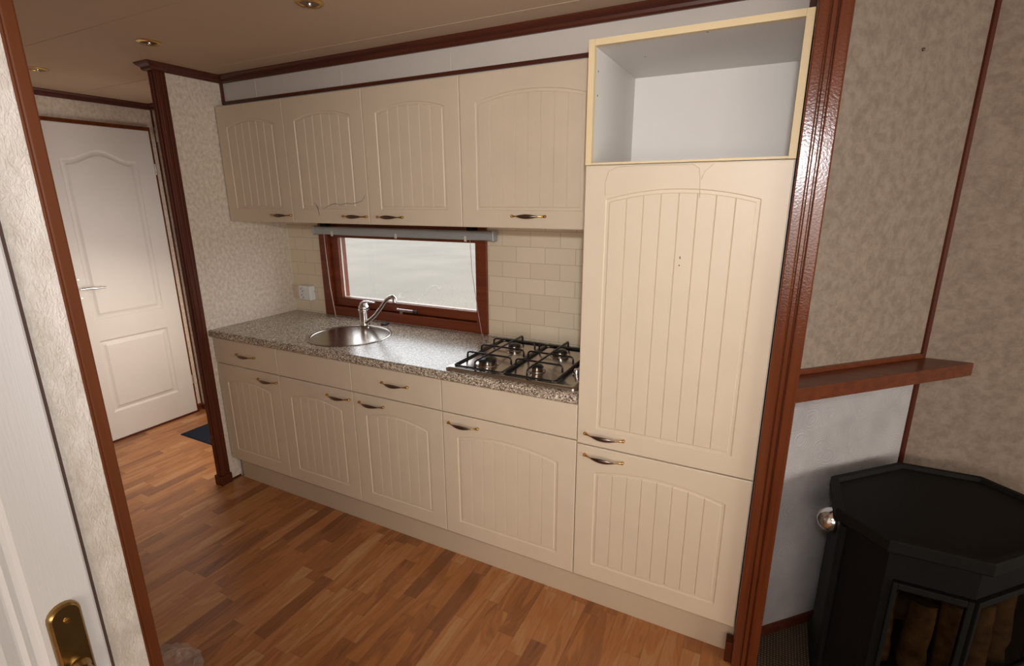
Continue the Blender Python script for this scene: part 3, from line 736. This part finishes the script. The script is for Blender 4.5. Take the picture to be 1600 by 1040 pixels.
# ------------------------------------------------------------------ worktop
SC = (0.779, 0.245); SR = 0.213
b = bmesh.new(); prof = []
yf, zt, zb = -0.018, ZC, 0.872; r = 0.014
for k in range(7):
    a = PI / 2 + k / 6 * PI / 2; prof.append((yf + r + r * math.cos(a), zt - r + r * math.sin(a)))
for k in range(7):
    a = PI + k / 6 * PI / 2; prof.append((yf + r + r * math.cos(a), zb + r + r * math.sin(a)))
prof += [(0.569, zb), (0.569, zt)]
wt = obj('worktop', extr(prof, 'x', 0.001, 2.117), GRAN)
ct = obj('cutter', lathe([(0.198, -0.1), (0.198, 0.1)], (SC[0], SC[1], ZC), n=64), GRAN)
cut(wt, ct)
tag(wt, 'long speckled brown granite-look worktop running from the partition to the tall cabinet', 'worktop')
# sink
sk = thing('sink', (SC[0], SC[1], ZC), 'round stainless steel inset sink in the speckled worktop', 'sink')
pr = [(SR, 0.0005), (SR - 0.001, 0.003), (SR - 0.006, 0.0042), (SR - 0.016, 0.0032), (SR - 0.0205, -0.003), (SR - 0.024, -0.03), (SR - 0.030, -0.11), (SR - 0.045, -0.140), (SR - 0.07, -0.150), (0.045, -0.156), (0.040, -0.160), (0.0, -0.162)]
obj('bowl', lathe(pr, (SC[0], SC[1], ZC), n=96), STEEL, sk)
obj('drain', lathe([(0.040, 0.001), (0.038, 0.003), (0.030, 0.0015), (0.012, -0.002), (0, -0.002)], (SC[0], SC[1], ZC - 0.160), n=32), CHROME, sk)
b = bmesh.new()
a0 = math.radians(12)
oc = (SC[0] + 0.1855 * math.cos(a0), SC[1] + 0.1855 * math.sin(a0), ZC - 0.045)
lathe([(0.013, -0.004), (0.013, -0.006), (0.006, -0.006), (0.0, -0.004)], oc, axis='x', n=16, bm=b)
obj('overflow_hole', b, BLACK, sk)
# faucet
fx, fy = 0.688, 0.449 + 0.004
fa = thing('faucet', (fx, fy, ZC), 'chrome single-lever kitchen tap with long angled spout behind the sink', 'tap')
b = lathe([(0.031, 0.0), (0.031, 0.004), (0.029, 0.008), (0.027, 0.03), (0.0275, 0.07), (0.030, 0.086), (0.029, 0.090), (0.0, 0.091)], (fx, fy, ZC + 0.0005), n=32)
obj('body', b, CHROME, fa, True)
b = lathe([(0.0285, 0.0), (0.030, 0.004), (0.028, 0.016), (0.020, 0.027), (0.0, 0.032)], (fx, fy, ZC + 0.092), n=28)
tube([(fx - 0.010, fy, ZC + 0.118), (fx + 0.012, fy - 0.004, ZC + 0.130), (fx + 0.04, fy - 0.008, ZC + 0.137), (fx + 0.095, fy - 0.013, ZC + 0.137)], [(0.012, 0.018), (0.011, 0.017), (0.007, 0.014), (0.004, 0.011)], bm=b, n=14)
obj('lever', b, CHROME, fa, True)
pts = [(0.700, 0.925), (0.735, 0.945), (0.79, 0.983), (0.84, 1.032), (0.868, 1.062), (0.892, 1.084), (0.915, 1.096), (0.934, 1.100), (0.944, 1.094), (0.947, 1.080), (0.9475, 1.070)]
b = tube([(p[0], fy - 0.010 - (p[0] - 0.70) * 0.12, p[1]) for p in pts], [0.011, 0.0105, 0.0105, 0.0105, 0.0105, 0.0105, 0.0105, 0.0105, 0.0115, 0.012, 0.012], n=16)
obj('spout', b, CHROME, fa, True)
# stopper with its ring
st_ = thing('sink_stopper', (0.788, 0.505, ZC), 'black rubber sink plug lying on the worktop below the window', 'plug')
obj('plug', lathe([(0.0, 0.0005), (0.021, 0.0005), (0.0235, 0.006), (0.022, 0.012), (0.012, 0.014), (0.0, 0.014)], (0.788, 0.505, ZC), n=28), RUBBER, st_, True)
b = bmesh.new(); tube([(0.788 + 0.006 * math.cos(2 * PI * k / 12), 0.505, ZC + 0.018 + 0.006 * math.sin(2 * PI * k / 12)) for k in range(13)], 0.0014, bm=b, n=6)
obj('ring', b, CHROME, st_, True)

# ------------------------------------------------------------------ hob
hob = thing('gas_hob', (1.82, 0.27, ZC), 'stainless steel four-burner gas hob with black pan supports in the worktop', 'hob')
HX0, HX1, HY0, HY1 = 1.527, 2.107, 0.012, 0.520
def rrect(x0, x1, y0, y1, r, n=6):
    p = []
    for cx_, cy_, a in ((x1 - r, y1 - r, 0), (x0 + r, y1 - r, PI / 2), (x0 + r, y0 + r, PI), (x1 - r, y0 + r, 1.5 * PI)):
        for k in range(n + 1): p.append((cx_ + r * math.cos(a + k / n * PI / 2), cy_ + r * math.sin(a + k / n * PI / 2)))
    return p
def stack(levels, bm=None, mi=0, cap0=True):
    b2 = bmesh.new(); R = [[b2.verts.new((p[0], p[1], z)) for p in poly] for poly, z in levels]; n = len(R[0])
    for i in range(len(R) - 1):
        for k in range(n): b2.faces.new((R[i][k], R[i][(k + 1) % n], R[i + 1][(k + 1) % n], R[i + 1][k]))
    b2.faces.new(R[0][::-1]); b2.faces.new(R[-1]); return join(b2, bm, mi)
def rr(i, r): return rrect(HX0 + i, HX1 - i, HY0 + i, HY1 - i, r)
b = stack([(rr(0, 0.018), ZC + 0.0005), (rr(0, 0.018), ZC + 0.005), (rr(0.003, 0.016), ZC + 0.010), (rr(0.010, 0.014), ZC + 0.0125), (rr(0.022, 0.012), ZC + 0.0125), (rr(0.034, 0.012), ZC + 0.0085)])
obj('hob_plate', b, HOBST, hob, True)
for (bx, by, br_) in ((1.665, 0.135, 0.040), (1.672, 0.375, 0.030), (1.890, 0.145, 0.025), (1.897, 0.378, 0.033)):
    bb = obj('burner', lathe([(br_ + 0.012, 0.0), (br_ + 0.010, 0.004), (br_ - 0.002, 0.006), (br_ - 0.002, 0.014), (br_ + 0.003, 0.016), (br_ + 0.003, 0.019), (0, 0.019)], (bx, by, ZC + 0.0085), n=36), STEEL, hob, True)
    obj('burner_cap', lathe([(br_ - 0.001, 0.0), (br_ - 0.001, 0.004), (br_ - 0.006, 0.007), (0, 0.007)], (bx, by, ZC + 0.0277), n=36), BLACK, bb, True)
gz = ZC + 0.016; gt = ZC + 0.046; rg = 0.0043
def loop_pts(p0, p1, zl, zh, k=0.012):
    p0 = Vector(p0); p1 = Vector(p1); d = (p1 - p0).normalized()
    out = [p0 + Vector((0, 0, zl))]
    out += [p0 + Vector((0, 0, zh - k)), p0 + d * k * 0.3 + Vector((0, 0, zh - k * 0.3)), p0 + d * k + Vector((0, 0, zh))]
    out += [p1 - d * k + Vector((0, 0, zh)), p1 - d * k * 0.3 + Vector((0, 0, zh - k * 0.3)), p1 + Vector((0, 0, zh - k)), p1 + Vector((0, 0, zl))]
    return out
for (gx0, gx1, yb_) in ((1.556, 1.783, 0.487), (1.791, 2.012, 0.487)):
    gy0 = 0.040
    b = bmesh.new()
    fr = rrect(gx0, gx1, gy0, yb_, 0.016); fr = fr + fr[:2]
    tube([(p[0], p[1], gz) for p in fr], rg, bm=b, n=8)
    for xx in (gx0, gx1): box(xx - 0.0035, xx + 0.0035, gy0 + 0.02, yb_ - 0.01, gz - 0.006, gz + 0.004, 0.001, b)
    box(gx0 + 0.01, gx1 - 0.01, yb_ - 0.004, yb_ + 0.004, gz - 0.006, gz + 0.004, 0.001, b)
    gr = obj('pan_support', b, BLACK, hob)
    for yy in (0.148, 0.268, 0.385):
        obj('finger_bar', tube(loop_pts((gx0 + 0.002, yy, 0), (gx1 - 0.012, yy, 0), gz, gt), rg, n=8), BLACK, gr)
    xm = gx0 + 0.104
    obj('finger_bar', tube(loop_pts((xm, gy0, 0), (xm, yb_, 0), gz, gt), rg, n=8), BLACK, gr)
for k in range(4):
    yy = 0.168 + k * 0.075
    obj('knob', lathe([(0.017, 0.0), (0.017, 0.004), (0.0135, 0.006), (0.0125, 0.020), (0.010, 0.024), (0.0, 0.0248)], (2.052, yy, ZC + 0.0088), n=24), CHROME, hob, True)
# ------------------------------------------------------------------ roller-style blind rail
bl = thing('window_blind', (0.89, 0.53, 1.42), 'grey rolled-up blind rail under the wall cabinets above the window', 'blind')
b = box(0.290, 1.490, 0.510, 0.548, 1.401, 1.446, 0.006)
obj('headrail', b, GREYPL, bl)
for x in (0.290, 1.487):
    obj('end_cap', box(x - 0.003, x + 0.006, 0.507, 0.552, 1.397, 1.449, 0.003), GREYPL, bl)
for x in (0.44, 0.90, 1.335):
    obj('clip', box(x - 0.006, x + 0.006, 0.505, 0.5115, 1.394, 1.420, 0.001), SEAL, bl)
for x in (0.37, 1.36):
    obj('bracket', box(x - 0.02, x + 0.02, 0.512, 0.552, 1.4465, 1.4845, 0.001), IRON2, bl)
c1 = tube([(0.378, 0.507, 1.441), (0.383, 0.505, 1.30), (0.388, 0.508, 1.10), (0.395, 0.520, 0.94), (0.396, 0.522, 0.916)], 0.0022, n=6)
obj('pull_cord', c1, CORD, bl)
c2 = tube([(1.360, 0.509, 1.441), (1.366, 0.512, 1.25), (1.390, 0.520, 1.05), (1.408, 0.524, 0.935), (1.42, 0.52, 0.915), (1.45, 0.515, 0.9145), (1.44, 0.49, 0.9145), (1.425, 0.505, 0.9145)], 0.0015, n=6)
obj('pull_cord', c2, CORD, bl)
# ------------------------------------------------------------------ socket
so = thing('wall_socket', (0.155, 0.565, 0.99), 'white double surface-mounted socket on the tiles left of the window', 'socket')
b = box(0.093, 0.193, 0.525, 0.5695, 0.993, 1.083, 0.006)
obj('housing', b, PLAST, so)
for (x, z) in ((0.128, 1.058), (0.128, 1.018)):
    s1 = obj('socket_face', lathe([(0.018, -0.002), (0.018, 0.0), (0.016, 0.0006), (0.0, 0.0006)], (x, 0.5245, z), axis='y', n=24), PLAST, so)
    bb = bmesh.new()
    for q in (-0.007, 0.007): lathe([(0.0042, -0.0018), (0.0, -0.0018)], (x + q, 0.5243, z - q * 0.8), axis='y', n=10, bm=bb)
    box(x - 0.004, x + 0.004, 0.5222, 0.5232, z + 0.0125, z + 0.0145, bm=bb); box(x - 0.004, x + 0.004, 0.5222, 0.5232, z - 0.0145, z - 0.0125, bm=bb)
    obj('pin_hole', bb, BLACK, s1)
b = tube([(0.190, 0.562, 1.050), (0.205, 0.563, 1.046), (0.215, 0.566, 1.040)], 0.004, n=8)
obj('cable', b, SEAL, so)
# ------------------------------------------------------------------ ceiling spots
spots = [(0.328, -0.262, 'brass recessed ceiling spotlight in front of the partition end, middle of the three'),
         (-0.620, -0.262, 'brass recessed ceiling spotlight in the hall, furthest left of the three'),
         (1.249, -0.268, 'brass recessed ceiling spotlight cut by the top edge of the photo')]
proto = None
for (x, y, lab) in spots:
    if proto is None:
        proto = thing('ceiling_spotlight', (x, y, CZ), lab, 'ceiling light', 'brass recessed spotlights in the ceiling')
        obj('bezel', lathe([(0.0455, 0.0), (0.0455, -0.002), (0.040, -0.0055), (0.032, -0.006), (0.029, -0.003), (0.028, 0.0)], (x, y, CZ), n=40), BRASS, proto, True)
        obj('reflector', lathe([(0.0285, -0.0035), (0.022, -0.0015), (0.014, -0.0008), (0.0, -0.0006)], (x, y, CZ), n=32), PEWTER, proto, True)
        obj('bulb', lathe([(0.0, -0.012), (0.006, -0.010), (0.008, -0.004), (0.008, -0.001)], (x, y, CZ), n=16), CHROME, proto, True)
    else:
        r = proto.copy(); C.objects.link(r); r.location = (x, y, CZ); r['label'] = lab
        for ch in [c for c in bpy.data.objects if c.parent == proto]:
            k = ch.copy(); C.objects.link(k); k.parent = r
# ------------------------------------------------------------------ shelf on the diagonal wall
sh = thing('corner_shelf', (2.95, 0.3, 1.0), 'varnished mahogany shelf on the diagonal wall above the stove', 'shelf')
W1 = lambda s: (2.800 + s, 0.160 + s)
b = prism([(2.803, 0.160 - 0.0), (3.208, 0.566), (3.356, 0.566), (2.803, 0.014)], 0.997, 1.043, bev=0.002)
obj('board', b, WOODX, sh)
b = prism([(2.803, 0.1625), (3.205, 0.5645), (3.213, 0.5565), (2.803, 0.147)], 1.0432, 1.060, bev=0.001)
obj('back_rail', b, WOODX, sh)
# ------------------------------------------------------------------ stove
sv = thing('wood_stove', (3.2, 0.2, 0), 'black cast iron corner wood stove with glass doors', 'stove')
TP = [(2.957, 0.232), (3.180, 0.450), (3.412, 0.455), (3.560, 0.315), (3.560, 0.170), (3.300, -0.088), (3.073, -0.092), (2.955, 0.022)]
cxy = (sum(p[0] for p in TP) / 8, sum(p[1] for p in TP) / 8)
def inset(poly, d):
    n = len(poly); out = []
    c = Vector((sum(p[0] for p in poly) / n, sum(p[1] for p in poly) / n))
    for i in range(n):
        p0, p1, p2 = Vector(poly[i - 1]), Vector(poly[i]), Vector(poly[(i + 1) % n])
        e1 = (p1 - p0).normalized(); e2 = (p2 - p1).normalized()
        n1 = Vector((-e1.y, e1.x)); n2 = Vector((-e2.y, e2.x))
        if n1.dot(c - p1) < 0: n1 = -n1
        if n2.dot(c - p1) < 0: n2 = -n2
        m_ = (n1 + n2).normalized(); out.append(tuple(p1 + m_ * (d / max(0.3, m_.dot(n1)))))
    return out
SZ = 0.68
b = stack([(inset(TP, 0.030), SZ - 0.050), (inset(TP, 0.004), SZ - 0.040), (TP, SZ - 0.034), (TP, SZ - 0.004), (inset(TP, 0.004), SZ), (inset(TP, 0.020), SZ), (inset(TP, 0.026), SZ - 0.012)])
obj('top_plate', b, IRON2, sv)
BP = inset(TP, 0.028)
# body: top band, base, back walls and corner posts, leaving the front for the glazed doors
b = stack([(BP, SZ - 0.135), (BP, SZ - 0.051)])
stack([(inset(TP, 0.010), 0.045), (inset(TP, 0.010), 0.10), (BP, 0.12), (BP, 0.20)], b)
for i in (7, 0, 1, 2, 3):      # closed sides
    p, q = BP[i], BP[(i + 1) % 8]; P2 = inset(TP, 0.045); p2, q2 = P2[i], P2[(i + 1) % 8]
    prism([p, q, q2, p2], 0.20, SZ - 0.135, b)
p, q = BP[6], BP[7]; P2 = inset(TP, 0.045)
prism([BP[6], BP[7], P2[7], P2[6]], 0.20, SZ - 0.135, b)
q6 = tuple(Vector(BP[6]).lerp(Vector(BP[5]), 0.10)); r6 = tuple(Vector(P2[6]).lerp(Vector(P2[5]), 0.10))
prism([BP[6], q6, r6, P2[6]], 0.20, SZ - 0.135, b)
obj('body', b, IRON, sv)
# lit left edge flange
obj('side_flange', prism([(2.972, 0.032), (2.978, 0.008), (2.990, 0.012), (2.990, 0.22), (2.972, 0.215)], 0.05, SZ - 0.052, bev=0.003), IRON2, sv)
def front_door(p, q, name, i):
    p = Vector(p); q = Vector(q)
    if i == 0: p = p.lerp(q, 0.08)
    L = (q - p).length; e = (q - p).normalized(); nn = Vector((e.y, -e.x))
    if nn.dot(Vector(cxy) - p) > 0: nn = -nn
    def quad(s0, s1, o0, o1): return [tuple(p + e * s0 + nn * o0), tuple(p + e * s1 + nn * o0), tuple(p + e * s1 + nn * o1), tuple(p + e * s0 + nn * o1)]
    z0, z1 = 0.205, SZ - 0.140
    b = bmesh.new(); fw = 0.016
    prism(quad(0.004, fw, -0.008, 0.010), z0, z1, b, bev=0.002); prism(quad(L - fw, L - 0.002, -0.008, 0.010), z0, z1, b, bev=0.002)
    prism(quad(fw, L - fw, -0.008, 0.010), z0, z0 + 0.03, b, bev=0.002); prism(quad(fw, L - fw, -0.008, 0.010), z1 - 0.020, z1, b, bev=0.002)
    o = obj(name, b, IRON2, sv)
    obj('glass', prism(quad(fw, L - fw, -0.002, 0.002), z0 + 0.03, z1 - 0.020), SGLASS, o)
front_door(BP[6], BP[5], 'door', 0); front_door(BP[5], BP[4], 'door', 1)
# chrome flue damper ball on the left
obj('damper_knob', lathe([(0.0, -0.043), (0.012, -0.041), (0.025, -0.034), (0.036, -0.021), (0.042, 0.0), (0.040, 0.014), (0.030, 0.026), (0.02, 0.03), (0.014, 0.034)], (2.960, 0.10, 0.590), axis='x', n=28), CHROME, sv, True)
# feet
for (x, y) in ((3.03, 0.0), (3.28, -0.02), (3.10, 0.30), (3.40, 0.33)):
    obj('foot', box(x - 0.02, x + 0.02, y - 0.02, y + 0.02, 0.001, 0.047, 0.003), IRON, sv)
# firewood behind the glass
logs = [((3.125, 0.01, 0.215), (3.115, 0.035, 0.45), 0.034), ((3.205, 0.00, 0.215), (3.212, 0.03, 0.43), 0.036), ((3.290, 0.015, 0.215), (3.285, 0.04, 0.46), 0.036), ((3.370, 0.09, 0.215), (3.365, 0.11, 0.44), 0.036), ((3.440, 0.16, 0.215), (3.436, 0.18, 0.47), 0.033), ((3.08, 0.15, 0.29), (3.28, 0.17, 0.31), 0.045)]
words = ['standing furthest left behind the left pane', 'standing second from left behind the left pane', 'standing right of centre beside the middle bar', 'standing just right of the middle bar', 'standing furthest right behind the right pane', 'lying across at the back']
for k, (a, c, r) in enumerate(logs):
    a = Vector(a); c = Vector(c); pts = [a.lerp(c, t_ / 6) + Vector((random.uniform(-1, 1), random.uniform(-1, 1), random.uniform(-1, 1))) * 0.003 for t_ in range(7)]
    o = obj('firewood_log', tube(pts, [r * random.uniform(0.92, 1.06) for _ in pts], n=9), LOG)
    tag(o, 'split pale firewood log inside the stove, ' + words[k], 'firewood', 'logs behind the stove glass')
# ------------------------------------------------------------------ small loose things
b = stack([([(-0.878, 0.203), (-0.30, 0.203), (-0.30, 0.545), (-0.878, 0.545)], 0.0005), ([(-0.872, 0.209), (-0.306, 0.209), (-0.306, 0.539), (-0.872, 0.539)], 0.007)])
tag(obj('doormat', b, MATM), 'dark blue doormat on the hall floor behind the partition', 'doormat')
# crumpled film on the floor by the near wall end
b = bmesh.new(); n = 16; G = []
rnd = random.Random(3)
for i in range(n + 1):
    row = []
    for j in range(n + 1):
        u, v = i / n, j / n
        x = 0.93 + 0.24 * u - 0.10 * v + rnd.uniform(-0.006, 0.006); y = -1.12 + 0.24 * v + 0.05 * math.sin(3 * u) + rnd.uniform(-0.006, 0.006)
        e = min(u, 1 - u, v, 1 - v)
        z = 0.002 + (rnd.random() * 0.026 + 0.010) * min(1, e * 5)
        row.append(b.verts.new((x, y, z)))
    G.append(row)
for i in range(n):
    for j in range(n): b.faces.new((G[i][j], G[i + 1][j], G[i + 1][j + 1], G[i][j + 1]))
tag(obj('plastic_wrap', b, FILM), 'crumpled clear plastic wrap on the laminate by the near wall', 'plastic wrap')
# screw mark on the diagonal wall
o = lathe([(0.005, -0.001), (0.004, 0.003), (0, 0.004)], (0, 0, 0), n=12)
bmesh.ops.rotate(o, verts=o.verts, cent=(0, 0, 0), matrix=Matrix.Rotation(PI / 2, 3, Vector((1, 1, 0)).normalized()))
bmesh.ops.translate(o, verts=o.verts, vec=(3.018, 0.377, 2.017))
tag(obj('wall_screw', o, PEWTER), 'small dark screw high on the diagonal wall', 'screw')
